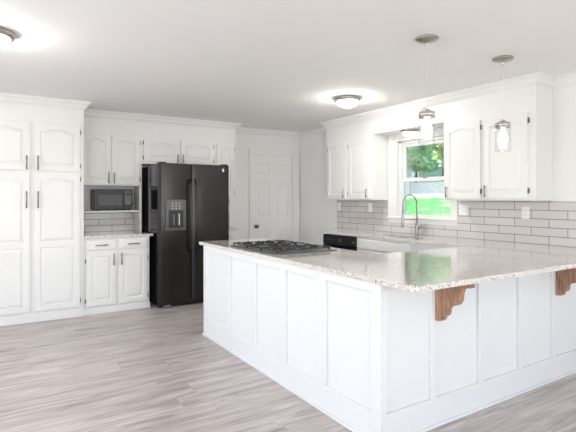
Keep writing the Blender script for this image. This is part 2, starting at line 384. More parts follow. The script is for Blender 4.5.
# ------------------------------------------------------------------ raised-panel door mesh
def arch_z(t, rise):      # t in -1..1, cathedral curve
    a = abs(t)
    return 0 if a > .78 else rise*(.5+.5*math.cos(PI*a/.78))**.8
def panel_front(mb, x0, x1, z0, z1, yf, st, top, bot, arch=0, drop=.010, s=1):
    """front face of one band of a door, with a routed raised panel; yf = face plane, +y is inward"""
    ns = 22
    def loop(inset, y):
        xa, xb = x0+st+inset, x1-st-inset; zb = z0+bot+inset; zt = z1-top-inset
        pts = [(xa, y, zb), (xb, y, zb)]
        for i in range(ns+1):
            u = i/ns; x = xb+(xa-xb)*u; t = 1-2*u
            base = zt-(arch if arch else 0)
            pts.append((x, y, base+(arch_z(t, arch) if arch else 0)))
        return pts
    out = [(x0, yf, z0), (x1, yf, z0)]+[(x1+(x0-x1)*i/ns, yf, z1) for i in range(ns+1)]
    loops = [out, loop(0, yf), loop(.004, yf+drop), loop(.012, yf+drop), loop(.034, yf+.001), ]
    n = len(out); vs = [p for l in loops for p in l]
    fs = [(j*n+i, j*n+(i+1) % n, (j+1)*n+(i+1) % n, (j+1)*n+i) for j in range(len(loops)-1) for i in range(n)]
    b = (len(loops)-1)*n; fs.append(tuple(range(b, b+n)))
    mb.add(vs, fs)
def door_mesh(x0, x1, z0, z1, bands, y0=-.02, y1=-.001, st=.055):
    mb = MB(); r = .003
    for (a, b, top, bot, arch) in bands: panel_front(mb, x0+r, x1-r, a+(r if a == z0 else 0), b-(r if b == z1 else 0), y0, st, top, bot, arch)
    # rim: chamfer, sides and back
    A = [(x0+r, y0, z0+r), (x1-r, y0, z0+r), (x1-r, y0, z1-r), (x0+r, y0, z1-r)]
    B = [(x0, y0+r, z0), (x1, y0+r, z0), (x1, y0+r, z1), (x0, y0+r, z1)]
    D = [(x0, y1, z0), (x1, y1, z0), (x1, y1, z1), (x0, y1, z1)]
    mb.add(A+B+D, [(i, (i+1) % 4, 4+(i+1) % 4, 4+i) for i in range(4)]+[(4+i, 4+(i+1) % 4, 8+(i+1) % 4, 8+i) for i in range(4)]+[(8, 9, 10, 11)])
    return mb
def pull(parent, x, z0, z1, y=-.02, horiz=False, name='handle'):
    m = MB(); q = y-.028; 
    if horiz:
        m.tube([(z0, q, x), (z1, q, x)], .0075, 10); L = z1-z0
        for a in (z0+L*.14, z1-L*.14): m.tube([(a, y+.001, x), (a, q, x)], .0045, 8)
    else:
        m.tube([(x, q, z0), (x, q, z1)], .0075, 10); L = z1-z0
        for a in (z0+L*.14, z1-L*.14): m.tube([(x, y+.001, a), (x, q, a)], .0045, 8)
    return m.build(name, M['pull'], parent)
def hinge(parent, x, z, y=-.012, side=1):
    m = MB(); m.tube([(x, y-.006, z-.026), (x, y-.006, z+.026)], .0045, 8); m.box(x, y-.001, z-.022, x+side*.006, y+.0115, z+.022)
    return m.build('hinge', M['hinge'], parent)
def cab_door(root, x0, x1, z0, z1, arch=.04, handle=None, hside=None, bands=None, name='door', hz=None):
    st = .055
    if bands is None: bands = [(z0, z1, .05, .055, arch)]
    d = door_mesh(x0, x1, z0, z1, bands, st=st).build(name, M['paint'], root)
    if handle: pull(d, *handle)
    if hside is not None:
        hx = x1+.004 if hside > 0 else x0-.004
        for z in (hz or (z0+.07, z1-.07)): hinge(d, hx, z, side=hside)
    return d
def drawer(root, x0, x1, z0, z1, hl=.14):
    mb = MB(); r = .003
    A = [(x0+.012, -.02, z0+.012), (x1-.012, -.02, z0+.012), (x1-.012, -.02, z1-.012), (x0+.012, -.02, z1-.012)]
    B = [(x0, -.014, z0), (x1, -.014, z0), (x1, -.014, z1), (x0, -.014, z1)]
    D = [(p[0], -.001, p[2]) for p in B]
    mb.add(A+B+D, [(0, 1, 2, 3)]+[(i, (i+1) % 4, 4+(i+1) % 4, 4+i) for i in range(4)]+[(4+i, 4+(i+1) % 4, 8+(i+1) % 4, 8+i) for i in range(4)]+[(8, 9, 10, 11)])
    d = mb.build('drawer', M['paint'], root)
    c = (x0+x1)/2
    if hl: pull(d, (z0+z1)/2, c-hl/2, c+hl/2, horiz=True)
    return d

# ------------------------------------------------------------------ pantry
pt = empty('pantry_cabinet', (PX0, PF, 0))
tag(pt, 'tall white pantry cabinet with four arched-panel doors at the left end of the back wall', 'cabinet')
ox = -PX0; PWd = PX1-PX0
box(0, 0, .0005, PWd, YW-PF-.001, ZC-.001).build('body', M['paint'], pt)
box(-.0, -.012, 0, PWd, -.0005, .085).build('plinth', M['paint'], pt, bevel=.004)
for (a, b, hx, hs) in ((-.125, .332, .298, -1), (.375, .832, .408, 1)):
    a += ox; b += ox; hx += ox
    cab_door(pt, a, b, 1.655, 2.18, .036, (hx, 1.665, 1.815), hs, hz=(1.72, 2.10))
    cab_door(pt, a, b, .115, 1.632, .05, (hx, 1.245, 1.43), hs, bands=[(.115, .84, .03, .055, 0), (.84, 1.632, .05, .03, .036)], hz=(.19, 1.57))

# ------------------------------------------------------------------ back wall base cabinet, worktop
BF = 5.78
bc = empty('base_cabinet', (.875, BF, 0))
tag(bc, 'white base cabinet with two drawers over two doors, between the pantry and the refrigerator', 'cabinet')
box(0, 0, .0005, .757, YW-BF-.001, .885).build('body', M['paint'], bc, bevel=.002)
box(0, -.014, 0, .763, -.0005, .075).build('plinth', M['paint'], bc, bevel=.004)
for i, (a, b) in enumerate(((.025, .358), (.388, .728))):
    drawer(bc, a, b, .745, .862)
    cab_door(bc, a, b, .095, .725, 0, ((b-.03) if i == 0 else (a+.03), .56, .70), -1 if i == 0 else 1, hz=(.16, .62))
def slab(name, outer, holes, z0, z1, m, r=0):
    bm = bmesh.new(); edges = []
    for lp in [outer]+holes:
        vv = [bm.verts.new((x, y, z1)) for x, y in lp]
        edges += [bm.edges.new((vv[i], vv[(i+1) % len(vv)])) for i in range(len(vv))]
    bmesh.ops.triangle_fill(bm, use_beauty=True, edges=edges, normal=(0, 0, 1))
    r_ = bmesh.ops.extrude_face_region(bm, geom=bm.faces[:])
    for v in [g for g in r_['geom'] if isinstance(g, bmesh.types.BMVert)]: v.co.z = z0
    bmesh.ops.recalc_face_normals(bm, faces=bm.faces)
    me = bpy.data.meshes.new(name); bm.to_mesh(me); bm.free(); me.materials.append(m)
    o = bpy.data.objects.new(name, me); C.objects.link(o)
    b = o.modifiers.new('bevel', 'BEVEL'); b.width = .004; b.segments = 3; b.limit_method = 'ANGLE'; b.angle_limit = .8
    return o
tag(slab('worktop', [(.875, BF-.03), (1.672, BF-.03), (1.672, YW-.009), (.875, YW-.009)], [], .8855, .915, M['granite']),
    'short speckled granite worktop under the microwave shelf, left of the refrigerator', 'worktop')

# microwave wall cabinet
mc = empty('wall_cabinet', (.875, UF, 0)); wd = .775
tag(mc, 'white wall cabinet with two arched doors over the open microwave shelf', 'cabinet')
m = MB(); m.box(0, 0, 1.515, wd+.001, YW-UF-.001, ZC-.001)
m.build('body', M['paint'], mc)
box(wd-.03, 0, .916, wd, .28, 1.5145).build('side_panel', M['paint'], mc, bevel=.002)
box(.0, .0, .916, .02, .28, 1.5145).build('side_panel', M['paint'], mc, bevel=.002)
box(.0205, YW-UF-.02, 1.1965, wd-.0305, YW-UF-.0095, 1.5145).build('back_panel', M['paint'], mc)
box(.0205, -.012, 1.175, wd-.0305, YW-UF-.009, 1.196).build('shelf', M['paint'], mc, bevel=.003)
cab_door(mc, .031, .377, 1.53, 2.15, .026, (.353, 1.545, 1.68), -1)
cab_door(mc, .395, .748, 1.53, 2.15, .026, (.419, 1.545, 1.68), 1)

mw = empty('microwave', (1.06, 6.188, 1.197)); W_, H_ = .475, .27
tag(mw, 'black countertop microwave on the open white shelf', 'microwave')
box(0, .02, .01, W_, .275, H_).build('body', M['black'], mw, bevel=.006)
f_ = box(.002, 0, .012, W_*.755, .0195, H_-.002).build('door', M['black'], mw, bevel=.004)
box(.06, -.002, .065, .335, 0.0, .20).build('door_window', M['mwglass'], f_)
cp = box(W_*.76, .002, .012, W_-.002, .0195, H_-.002).build('control_panel', M['black'], mw, bevel=.003)
box(W_*.785, 0, .215, W_-.02, .002, .25).build('display', M['mwglass'], cp)
for r_ in range(4):
    for c_ in range(3): box(W_*.785+c_*.028, 0, .08+r_*.03, W_*.785+c_*.028+.02, .002, .10+r_*.03).build('button', M['grey'], cp)
box(W_*.785, -.003, .025, W_-.02, .002, .06).build('release_button', M['black'], cp, bevel=.002)
for x in (.04, W_-.04):
    for y in (.05, .25): MB().lathe([(.012, 0), (.012, .0105)], x, y, 12).build('foot', M['black'], mw)
MB().tube([(W_-.002, .18, .10), (W_+.008, .12, .16), (W_+.014, .06, .21), (W_+.022, .04, .235), (W_+.03, .04, .2), (W_+.026, .06, .12), (W_+.02, .12, .05), (W_+.012, .2, .008)], .003, 8).build('power_cord', M['black'], mw)

# cabinet over refrigerator and narrow right cabinet
fc = empty('wall_cabinet', (1.651, UF, 0))
tag(fc, 'short white two-door wall cabinet directly above the refrigerator', 'cabinet')
box(0, 0, 1.81, 1.031, YW-UF-.001, ZC-.001).build('body', M['paint'], fc)
cab_door(fc, .022, .505, 1.835, 2.15, .022, (.478, 1.845, 1.955), -1, hz=(1.89, 2.09))
cab_door(fc, .527, 1.010, 1.835, 2.15, .022, (.554, 1.845, 1.955), 1, hz=(1.89, 2.09))
nc = empty('wall_cabinet', (2.682, UF, 0))
tag(nc, 'narrow tall white wall cabinet right of the refrigerator, mostly hidden behind it', 'cabinet')
box(0, 0, 1.36, .338, YW-UF-.001, ZC-.001).build('body', M['paint'], nc)
cab_door(nc, .03, .308, 1.38, 2.15, .03, (.055, 1.39, 1.52), 1)
nb = empty('base_cabinet', (2.68, 6.18, 0))
tag(nb, 'narrow shallow white base cabinet beside the right side of the refrigerator', 'cabinet')
box(0, 0, .0005, .34, YW-6.181, .885).build('body', M['paint'], nb, bevel=.002)
drawer(nb, .03, .31, .745, .862, .1); cab_door(nb, .03, .31, .095, .725, 0, (.06, .56, .70), 1)
tag(slab('worktop', [(2.67, 6.15), (3.05, 6.15), (3.05, YW-.009), (2.67, YW-.009)], [], .8855, .915, M['granite']),
    'small piece of granite worktop just right of the refrigerator', 'worktop')

# ------------------------------------------------------------------ refrigerator
fr = empty('refrigerator', (1.69, 5.585, 0)); FWd = .945
tag(fr, 'black stainless side-by-side refrigerator with ice and water dispenser', 'refrigerator')
box(.004, .085, .03, FWd-.004, .83, 1.765).build('body', M['blackgloss'], fr, bevel=.006)
sx = .425
def rounded_door(x0, x1, z0, z1, hole=None):
    # slightly crowned front
    m = MB(); n = 14; vs = []; T = .075
    for i in range(n+1):
        u = i/n; x = x0+(x1-x0)*u; y = .012*(2*u-1)**2+(.010*(max(0, abs(2*u-1)-.9)/.1)**2)
        vs += [(x, y, z0), (x, y, z1)]
    b = len(vs); vs += [(x0, T, z0), (x0, T, z1), (x1, T, z0), (x1, T, z1)]
    fs = [(2*i, 2*i+2, 2*i+3, 2*i+1) for i in range(n)]
    fs += [(b, 0, 1, b+1), (2*n, b+2, b+3, 2*n+1), (b+2, b, b+1, b+3), tuple([b]+[2*i for i in range(n+1)]+[b+2]), tuple([b+1]+[2*i+1 for i in range(n+1)]+[b+3])]
    m.add(vs, fs); return m
ld = rounded_door(.003, sx-.003, .06, 1.785).build('door', M['bstainless'], fr, bevel=.004)
rd = rounded_door(sx+.003, FWd-.003, .06, 1.785).build('door', M['bstainless'], fr, bevel=.004)
def fhandle(x, par):
    pts = []
    for i in range(21):
        u = i/20; z = .68+.91*u; y = -.01-.052*math.sin(PI*u)**.35
        pts.append((x, y, z))
    m = MB(); m.tube(pts, .013, 12); return m.build('handle', M['bstainless'], par)
fhandle(sx-.035, ld); fhandle(sx+.035, rd)
dp = MB(); X0, X1, Z0, Z1 = .085, .345, .955, 1.335; yq = -.008
dp.box(X0, yq, Z0, X0+.035, .03, Z1); dp.box(X1-.035, yq, Z0, X1, .03, Z1); dp.box(X0+.035, yq, Z0, X1-.035, .03, Z0+.03); dp.box(X0+.035, yq, Z1-.135, X1-.035, .03, Z1)
do = dp.build('dispenser_frame', M['grey'], ld, bevel=.003)
box(X0+.034, -.0005, Z0+.029, X1-.034, .001, Z1-.134).build('dispenser_recess', M['black'], ld)
box(X0+.09, -.007, Z0+.07, X0+.115, -.0005, Z0+.2).build('dispenser_paddle', M['grey'], ld, bevel=.003)
box(X0+.16, -.010, Z0+.06, X0+.18, -.0005, Z0+.21).build('dispenser_lever', M['chrome'], ld, bevel=.004)
for r_ in range(3):
    for c_ in range(3): box(X0+.075+c_*.045, yq-.0015, Z1-.115+r_*.032, X0+.095+c_*.045, yq, Z1-.10+r_*.032).build('dispenser_button', M['pull'], ld)
tag(box(.84, -.001, 1.70, .862, .008, 1.74).build('badge', M['badge'], rd), 'small white square badge near the top corner')
m = MB(); m.box(.01, .05, .012, FWd-.01, .085, .055)
for i in range(30): m.box(.03+i*.03, .045, .02, .045+i*.03, .05, .048)
m.build('toe_grille', M['black'], fr)
for x in (.02, FWd-.10): box(x, .02, 1.7855, x+.08, .14, 1.80).build('hinge_cover', M['black'], fr, bevel=.004)
for x in (.05, FWd-.08):
    MB().lathe([(.018, 0), (.018, .031)], x, .11, 16).build('foot', M['black'], fr)
MB().lathe([(.018, 0), (.018, .031)], .05, .78, 16).build('foot', M['black'], fr); MB().lathe([(.018, 0), (.018, .031)], FWd-.05, .78, 16).build('foot', M['black'], fr)
box(.07, .03, .018, .16, .05, .035).build('levelling_bracket', M['steel'], fr, bevel=.003)

# ------------------------------------------------------------------ door to hall
dr = MB(); DX0, DX1, DZ = 3.478, 4.205, 2.055
cols = ((DX0+.06, DX0+.285), (DX0+.41, DX1-.09)); 
rows = ((.2, .83), (1.045, 1.59), (1.72, 1.91))
xs = sorted({DX0, DX1, *[v for c in cols for v in c]}); zs = sorted({.012, DZ, *[v for r in rows for v in r]})
yq = YW-.012
for i in range(len(xs)-1):
    for j in range(len(zs)-1):
        a, b, c, d = xs[i], xs[i+1], zs[j], zs[j+1]
        if (a, b) in cols and (c, d) in rows:
            L = [[(a+k, yq+dy, c+k), (b-k, yq+dy, c+k), (b-k, yq+dy, d-k), (a+k, yq+dy, d-k)] for k, dy in ((0, 0), (.008, .007), (.018, .007), (.038, .002))]
            vs = [p for l in L for p in l]; dr.add(vs, [(q*4+i_, q*4+(i_+1) % 4, (q+1)*4+(i_+1) % 4, (q+1)*4+i_) for q in range(3) for i_ in range(4)]+[(12, 13, 14, 15)])
        else: dr.add([(a, yq, c), (b, yq, c), (b, yq, d), (a, yq, d)], [(0, 1, 2, 3)])
dr.box(DX0, YW-.004, .012, DX1, YW-.001, DZ)
d1 = struct(dr.build('door_1', M['trim']))
m = MB()
for (a, b, c, d) in ((3.405, DX0-.004, 0, DZ+.075), (DX1+.004, 4.335, 0, DZ+.075), (DX0-.004, DX1+.004, DZ+.004, DZ+.075)):
    m.box(a, YW-.022, c, b, YW, d)
m.box(3.395, YW-.028, 0, 3.415, YW, DZ+.085); m.box(3.395, YW-.028, DZ+.068, 4.345, YW, DZ+.085); m.box(4.325, YW-.028, 0, 4.345, YW, DZ+.085)
m.build('casing', M['trim'], d1, bevel=.003)
R_ = Matrix.Rotation(PI/2, 4, 'X')
MB().lathe([(.001, .012), (.028, .013), (.03, .018), (.012, .022), (.011, .04), (.026, .05), (.029, .062), (.022, .074), (.001, .077)], 3.515, YW, 24, cz=.906, M4=R_).build('door_knob', M['knob'], d1)

# ------------------------------------------------------------------ right wall uppers (face -x)
def right_cab(y_far, y_near, label, doors, z0=1.33, name='wall_cabinet'):
    r = empty(name, (RF, y_far, 0), -PI/2); tag(r, label, 'cabinet')
    box(0, 0, z0, y_far-y_near, XW-RF-.001, ZC-.001).build('body', M['paint'], r)
    for d in doors: cab_door(r, *d[:2], 1.35, 2.125, .028, (d[2], 1.36, 1.475), d[3])
    return r
right_cab(5.374, 4.406, 'white two-door wall cabinet on the window wall, left of the window', [(.045, .440, .412, -1), (.500, .915, .885, -1)])
right_cab(3.301, 2.301, 'white two-door wall cabinet on the window wall, right of the window', [(.030, .450, .06, 1), (.490, .935, .52, 1)])

# ------------------------------------------------------------------ right wall base run
CF = 3.745     # cabinet body front, counter front 3.72
sk = empty('base_cabinet', (CF, 4.325, 0), -PI/2)
tag(sk, 'white sink base cabinet under the window, beside the dishwasher', 'cabinet')
m = MB(); L_ = 4.325-2.62; dpt = XW-CF-.001
m.box(0, 0, .0, L_, .02, .885); m.box(0, .02, 0, .02, dpt, .885); m.box(L_-.02, .02, 0, L_, dpt, .885); m.box(.02, .02, .08, L_-.02, dpt, .1)
m.build('body', M['paint'], sk, bevel=.001)
box(.0, -.012, 0, L_, -.0005, .085).build('plinth', M['paint'], sk)
drawer(sk, .03, .86, .745, .862, 0)
for a, b, hx in ((.03, .43, .40), (.46, .86, .49)):
    cab_door(sk, a, b, .11, .725, 0, (hx, .56, .70), None)
ep = MB(); ep.prism([(CF, 4.99), (CF, 5.075), (XW, 5.45), (XW, 4.99)], lambda a, b, h: (a, b, h), 0, .885)
tag(ep.build('end_cabinet', M['paint'], bevel=.002), 'white angled end unit closing the counter run left of the dishwasher', 'cabinet')
dw = empty('dishwasher', (CF, 4.985, 0), -PI/2)
tag(dw, 'black dishwasher under the counter left of the sink', 'dishwasher')
box(.002, .005, .1, .655, .55, .875).build('body', M['black'], dw)
box(.004, -.022, .12, .653, .0045, .755).build('door', M['blackgloss'], dw, bevel=.004)
cpn = box(.004, -.026, .76, .653, .0045, .872).build('control_panel', M['black'], dw, bevel=.004)
for i in range(6): box(.06+i*.035, -.0275, .81, .082+i*.035, -.026, .822).build('button', M['grey'], cpn)
box(.33, -.0275, .795, .40, -.026, .835).build('display', M['mwglass'], cpn)
box(.60, -.0275, .80, .64, -.026, .815).build('badge', M['steel'], cpn)
MB().tube([(.1, -.022, .71), (.1, -.055, .71), (.555, -.055, .71), (.555, -.022, .71)], .009, 10).build('handle', M['black'], dw)
box(.004, .04, .0, .653, .1, .0995).build('toe_kick', M['black'], dw)

# ------------------------------------------------------------------ peninsula
XA, YB, YA = 1.760, 1.842, 4.338
pn = empty('peninsula_cabinet', (XA, YB, 0))
tag(pn, 'white L-shaped peninsula base with batten panelling carrying the granite counter', 'kitchen peninsula')
m = MB(); q = .019
poly = [(q, q), (XW-XA-.001, q), (XW-XA-.001, .775), (.72, .775), (.72, YA-YB), (q, YA-YB)]
m.prism(poly, lambda a, b, h: (a, b, h), 0, .885); m.build('body', M['panel'], pn)
LB = YR+.4
def part(name, *b, mt='panel', bv=.002): return box(*b).build(name, M[mt], pn, bevel=bv)
HH = YA-YB; BX = XW-XA-.001
part('bottom_rail', 0, 0, 0, q, HH, .168); part('bottom_rail', q, 0, 0, BX, q, .168)
part('top_rail', 0, 0, .832, q, HH, .8845); part('top_rail', q, 0, .85, BX, q, .8845)
part('batten', 0, 0, .168, q, .078, .832); part('batten', 0, HH-.09, .168, q, HH, .832)
for yc in (3.755, 3.287, 2.840, 2.366): part('batten', 0, yc-YB-.035, .168, q, yc-YB+.035, .832)
part('batten', q, 0, .168, .05, q, .85)
for xc in (2.187, 2.637, 3.078, 3.508, 3.94): part('batten', xc-XA-.022, 0, .168, xc-XA+.022, q, .85)
m = MB(); m.prism([(-.016, -.016), (BX, -.016), (BX, 0), (0, 0), (0, HH+.0), (-.016, HH)], lambda a, b, h: (a, b, h), 0, .018)
m.build('shoe_moulding', M['panel'], pn, bevel=.005)
# corbels
def corbel(xc):
    P = [(0, 0), (0, -.255), (.03, -.255), (.045, -.245), (.05, -.225), (.06, -.222), (.074, -.212), (.080, -.195), (.081, -.178), (.088, -.165), (.10, -.155), (.112, -.15)]
    P += [(.112+.052*math.sin(a), -.098-.052*math.cos(a)) for a in [PI/2*i/8 for i in range(1, 9)]]
    P += [(.167, -.07), (.176, -.05), (.19, -.036), (.205, -.032), (.232, -.032), (.236, 0)]
    m = MB(); m.prism(P, lambda a, b, h: (xc-XA+h, -.001-a, .884+b), -.022, .022)
    m.box(xc-XA-.028, -.022, .628, xc-XA+.028, -.0005, .8835)
    o = m.build('corbel', M['wood'], pn, bevel=.003); o['label'] = 'brown stained wooden scroll bracket'
for xc in (2.226, 3.56): corbel(xc)

# U-shaped granite counter with sink cut-out
CX, CY = 1.748, 1.575
r = .05; cor = [(CX+r-r*math.cos(a), CY+r-r*math.sin(a)) for a in [PI/2*i/8 for i in range(9)]]
sinkc = [(3.835, 3.42), (4.185, 3.42), (4.185, 4.10), (3.835, 4.10)]
def rr(x0, y0, x1, y1, r):
    out = []
    for cx, cy, a0 in ((x1-r, y1-r, 0), (x0+r, y1-r, PI/2), (x0+r, y0+r, PI), (x1-r, y0+r, 1.5*PI)):
        out += [(cx+r*math.cos(a0+PI/2*i/5), cy+r*math.sin(a0+PI/2*i/5)) for i in range(6)]
    return out
outer = [(CX, 4.425)]+cor+[(XW-.009, CY), (XW-.009, 5.47), (3.72, 5.085), (3.72, 2.69), (2.535, 2.69), (2.535, 4.425)]
tag(slab('granite_counter', outer, [rr(3.835, 3.42, 4.185, 4.10, .04)], .8855, .915, M['granite']),
    'long U-shaped speckled granite counter running over the peninsula and under the window', 'worktop')
m = MB()
O = rr(3.835, 3.42, 4.185, 4.10, .04); I = rr(3.85, 3.435, 4.17, 4.085, .05); n = len(O)
O2 = rr(3.80, 3.38, 4.22, 4.14, .04)
vs = [(x, y, .8845) for x, y in O2]+[(x, y, .8845) for x, y in O]+[(x, y, .72) for x, y in I]
m.add(vs, [(j*n+i, j*n+(i+1) % n, (j+1)*n+(i+1) % n, (j+1)*n+i) for j in range(2) for i in range(n)]+[tuple(range(2*n, 3*n))])
so = m.build('kitchen_sink', M['steel']); so.modifiers.new('t', 'SOLIDIFY').thickness = .0015
tag(so, 'stainless undermount sink sunk in the counter below the window', 'sink')
MB().lathe([(.001, .722), (.04, .722), (.04, .7235), (.03, .724), (.001, .7235)], 4.01, 3.76, 24).build('drain', M['chrome'], so)

# faucet
fx, fy = 4.235, 3.815
fa = empty('kitchen_faucet', (fx, fy, .9155)); tag(fa, 'tall brushed-nickel gooseneck faucet with pull-down spray head at the sink', 'faucet')
MB().lathe([(.001, 0), (.028, 0), (.028, .006), (.024, .012), (.021, .02), (.021, .13), (.019, .14), (.014, .148), (.001, .148)], n=24).build('body', M['nickel'], fa)
rad = .118; pts = [(0, 0, .14), (0, 0, .24), (0, 0, .36)]
pts += [(-rad+rad*math.cos(a), 0, .36+rad*math.sin(a)) for a in [PI*i/16 for i in range(1, 17)]]+[(-2*rad, 0, .30)]
nk = MB().tube(pts, .0095, 14).build('neck', M['nickel'], fa)
m = MB()
for i in range(26):
    z = .15+i*.0075; m.lathe([(.0095, z-.0025), (.0125, z), (.0095, z+.0025)], n=14)
m.build('coil', M['nickel'], nk)
MB().lathe([(.001, .10), (.015, .10), (.018, .12), (.017, .20), (.013, .24), (.013, .30), (.001, .305)], -2*rad, 0, 18).build('spray_head', M['nickel'], fa)
m = MB(); m.tube([(0, -.018, .085), (0, -.055, .09)], .014, 12); m.tube([(0, -.045, .09), (0, -.055, .13), (0, -.05, .165)], .006, 10); m.build('lever', M['nickel'], fa)
MB().tube([(0, 0, .19), (-.12, 0, .19), (-2*rad+.015, 0, .19)], .004, 8).build('docking_arm', M['nickel'], fa)

# ------------------------------------------------------------------ cooktop
ct = empty('gas_cooktop', (1.815, 3.04, .9155)); CWx, CWy = .60, .80
tag(ct, 'stainless gas cooktop with black cast-iron grates set on the peninsula counter', 'cooktop')
box(0, 0, 0, CWx, CWy, .012).build('tray', M['tray'], ct, bevel=.004)
ct.scale = (1, 1, .7)
burn = [(.17, .15, .04), (.40, .15, .035), (.285, .40, .052), (.17, .65, .035), (.40, .65, .04)]
for (x, y, r_) in burn:
    b_ = MB().lathe([(.001, .0125), (r_+.012, .0125), (r_+.01, .018), (r_, .022), (.001, .022)], x, y, 28).build('burner', M['tray'], ct)
    MB().lathe([(.001, .0225), (r_, .0225), (r_, .028), (r_-.005, .031), (.001, .031)], x, y, 28).build('burner_cap', M['iron'], b_)
for gi, (y0, y1) in enumerate(((.012, .268), (.274, .526), (.532, .788))):
    m = MB(); x0, x1 = .03, .535; t = .006; za, zb = .034, .046
    for x in (x0, x1): m.box(x-t, y0, za, x+t, y1, zb)
    for y in (y0+t, y1-t): m.box(x0, y-t, za, x1, y+t, zb)
    for x, y in ((x0, y0+t), (x1, y0+t), (x0, y1-t), (x1, y1-t)): m.box(x-t, y-t, .0125, x+t, y+t, za)
    yc = (y0+y1)/2
    for bx in ((.17, .40) if gi != 1 else (.285,)):
        for k in range(4):
            a = PI/4+PI/2*k; c_, s_ = math.cos(a), math.sin(a); L2 = .12
            m.tube([(bx+c_*.022, yc+s_*.022, .048), (bx+c_*.10, yc+s_*.10, .044)], .005, 6)
        m.box(bx-.11, yc-.005, za, bx-.03, yc+.005, .052); m.box(bx+.03, yc-.005, za, bx+.11, yc+.005, .052)
        m.box(bx-.005, y0, za, bx+.005, yc-.03, .052); m.box(bx-.005, yc+.03, za, bx+.005, y1, .052)
    m.box(.285-.006, y0, za, .285+.006, y0+.06, zb); m.box(.285-.006, y1-.06, za, .285+.006, y1, zb)
    # raised finger tips
    for i in range(5):
        xx = x0+(x1-x0)*(i+.5)/5
        for yy in (y0+.006, y1-.006): m.box(xx-.006, yy-.006, zb, xx+.006, yy+.006, zb+.007)
    for yy in (y0+.06, yc, y1-.06):
        for xx in (x0, x1): m.box(xx-.006, yy-.008, zb, xx+.006, yy+.008, zb+.007)
    m.build('grate', M['iron'], ct, bevel=.0015, seg=1)
for k in range(5):
    MB().lathe([(.001, .0125), (.021, .0125), (.019, .02), (.016, .036), (.013, .038), (.001, .038)], .568, .06+k*.075, 20).build('knob', M['chrome'], ct)

# ------------------------------------------------------------------ outlets
def outlet(name, y, z, w_, h_, label, cat, kind, loc=None, rz=-PI/2):
    r = empty(name, loc or (XW-.0081, y, z), rz); tag(r, label, cat, None)
    p = box(-w_/2, -.006, -h_/2, w_/2, 0, h_/2).build('cover_plate', M['plate'], r, bevel=.002)
    if kind == 'outlet':
        for dz in (-.021, .021):
            q_ = box(-.016, -.008, dz-.014, .016, -.006, dz+.014).build('socket', M['plate'], r, bevel=.002)
            m = MB()
            for dx in (-.007, .005): m.box(dx, -.0085, dz-.004, dx+.002, -.008, dz+.006)
            m.box(-.002, -.0085, dz-.011, .002, -.008, dz-.008); m.build('slots', M['slot'], q_)
    else:
        for dx in ((-.024, .024) if w_ > .1 else (0,)): box(dx-.016, -.010, -.033, dx+.016, -.006, .033).build('rocker', M['plate'], r, bevel=.002)
outlet('light_switch', 5.425, 1.232, .075, .12, 'white switch plate at the far left end of the tiled backsplash', 'switch', 'sw')
outlet('light_switch', 4.745, 1.228, .075, .12, 'white switch plate under the wall cabinet just left of the window', 'switch', 'sw')
outlet('light_switch', 3.255, 1.225, .115, .12, 'wide double switch plate on the tiles just right of the window', 'switch', 'sw')
outlet('power_outlet', 2.552, 1.212, .075, .12, 'white double outlet on the tiles under the right wall cabinet', 'outlet', 'outlet')
outlet('power_outlet', 0, 0, .072, .115, 'small outlet plate on the tiles right of the refrigerator', 'outlet', 'outlet', (3.02, YW-.0081, 1.2), 0)

# ------------------------------------------------------------------ lamps
def flush(x, y, z, r_, label, name='flush_ceiling_light', grp='dome ceiling lights', es=None):
    o = empty(name, (x, y, z)); tag(o, label, 'ceiling light', grp); k = r_/.15
    MB().lathe([(.001, -.0005), (r_, -.0005), (r_+.003*k, -.012*k), (r_-.003*k, -.022*k), (r_-.006*k, -.040*k), (r_-.018*k, -.046*k), (r_-.028*k, -.042*k), (.001, -.038*k)], n=48).build('metal_pan', M['nickel'], o)
    R2 = r_-.030*k; pr = [(R2*math.cos(a), -.042*k-.070*k*math.sin(a)) for a in [PI/2*i/12 for i in range(12)]]+[(.001, -.112*k)]
    MB().lathe([(R2, -.0405*k)]+pr, n=48).build('glass_dome', M['dome'] if grp else M['dome_small'], o)
    MB().lathe([(.001, -.111*k), (.008*k, -.112*k), (.011*k, -.118*k), (.006*k, -.126*k), (.001, -.128*k)], n=16).build('finial', M['nickel'], o)
    return o
flush(3.285, 3.95, ZC, .142, 'dome ceiling light near the window wall, the one fully in view')
flush(-.02, 3.64, ZC, .142, 'dome ceiling light cut off at the upper left edge of the picture')
flush(4.20, 3.90, 2.17, .105, 'small dome light under the soffit above the window', grp=None)

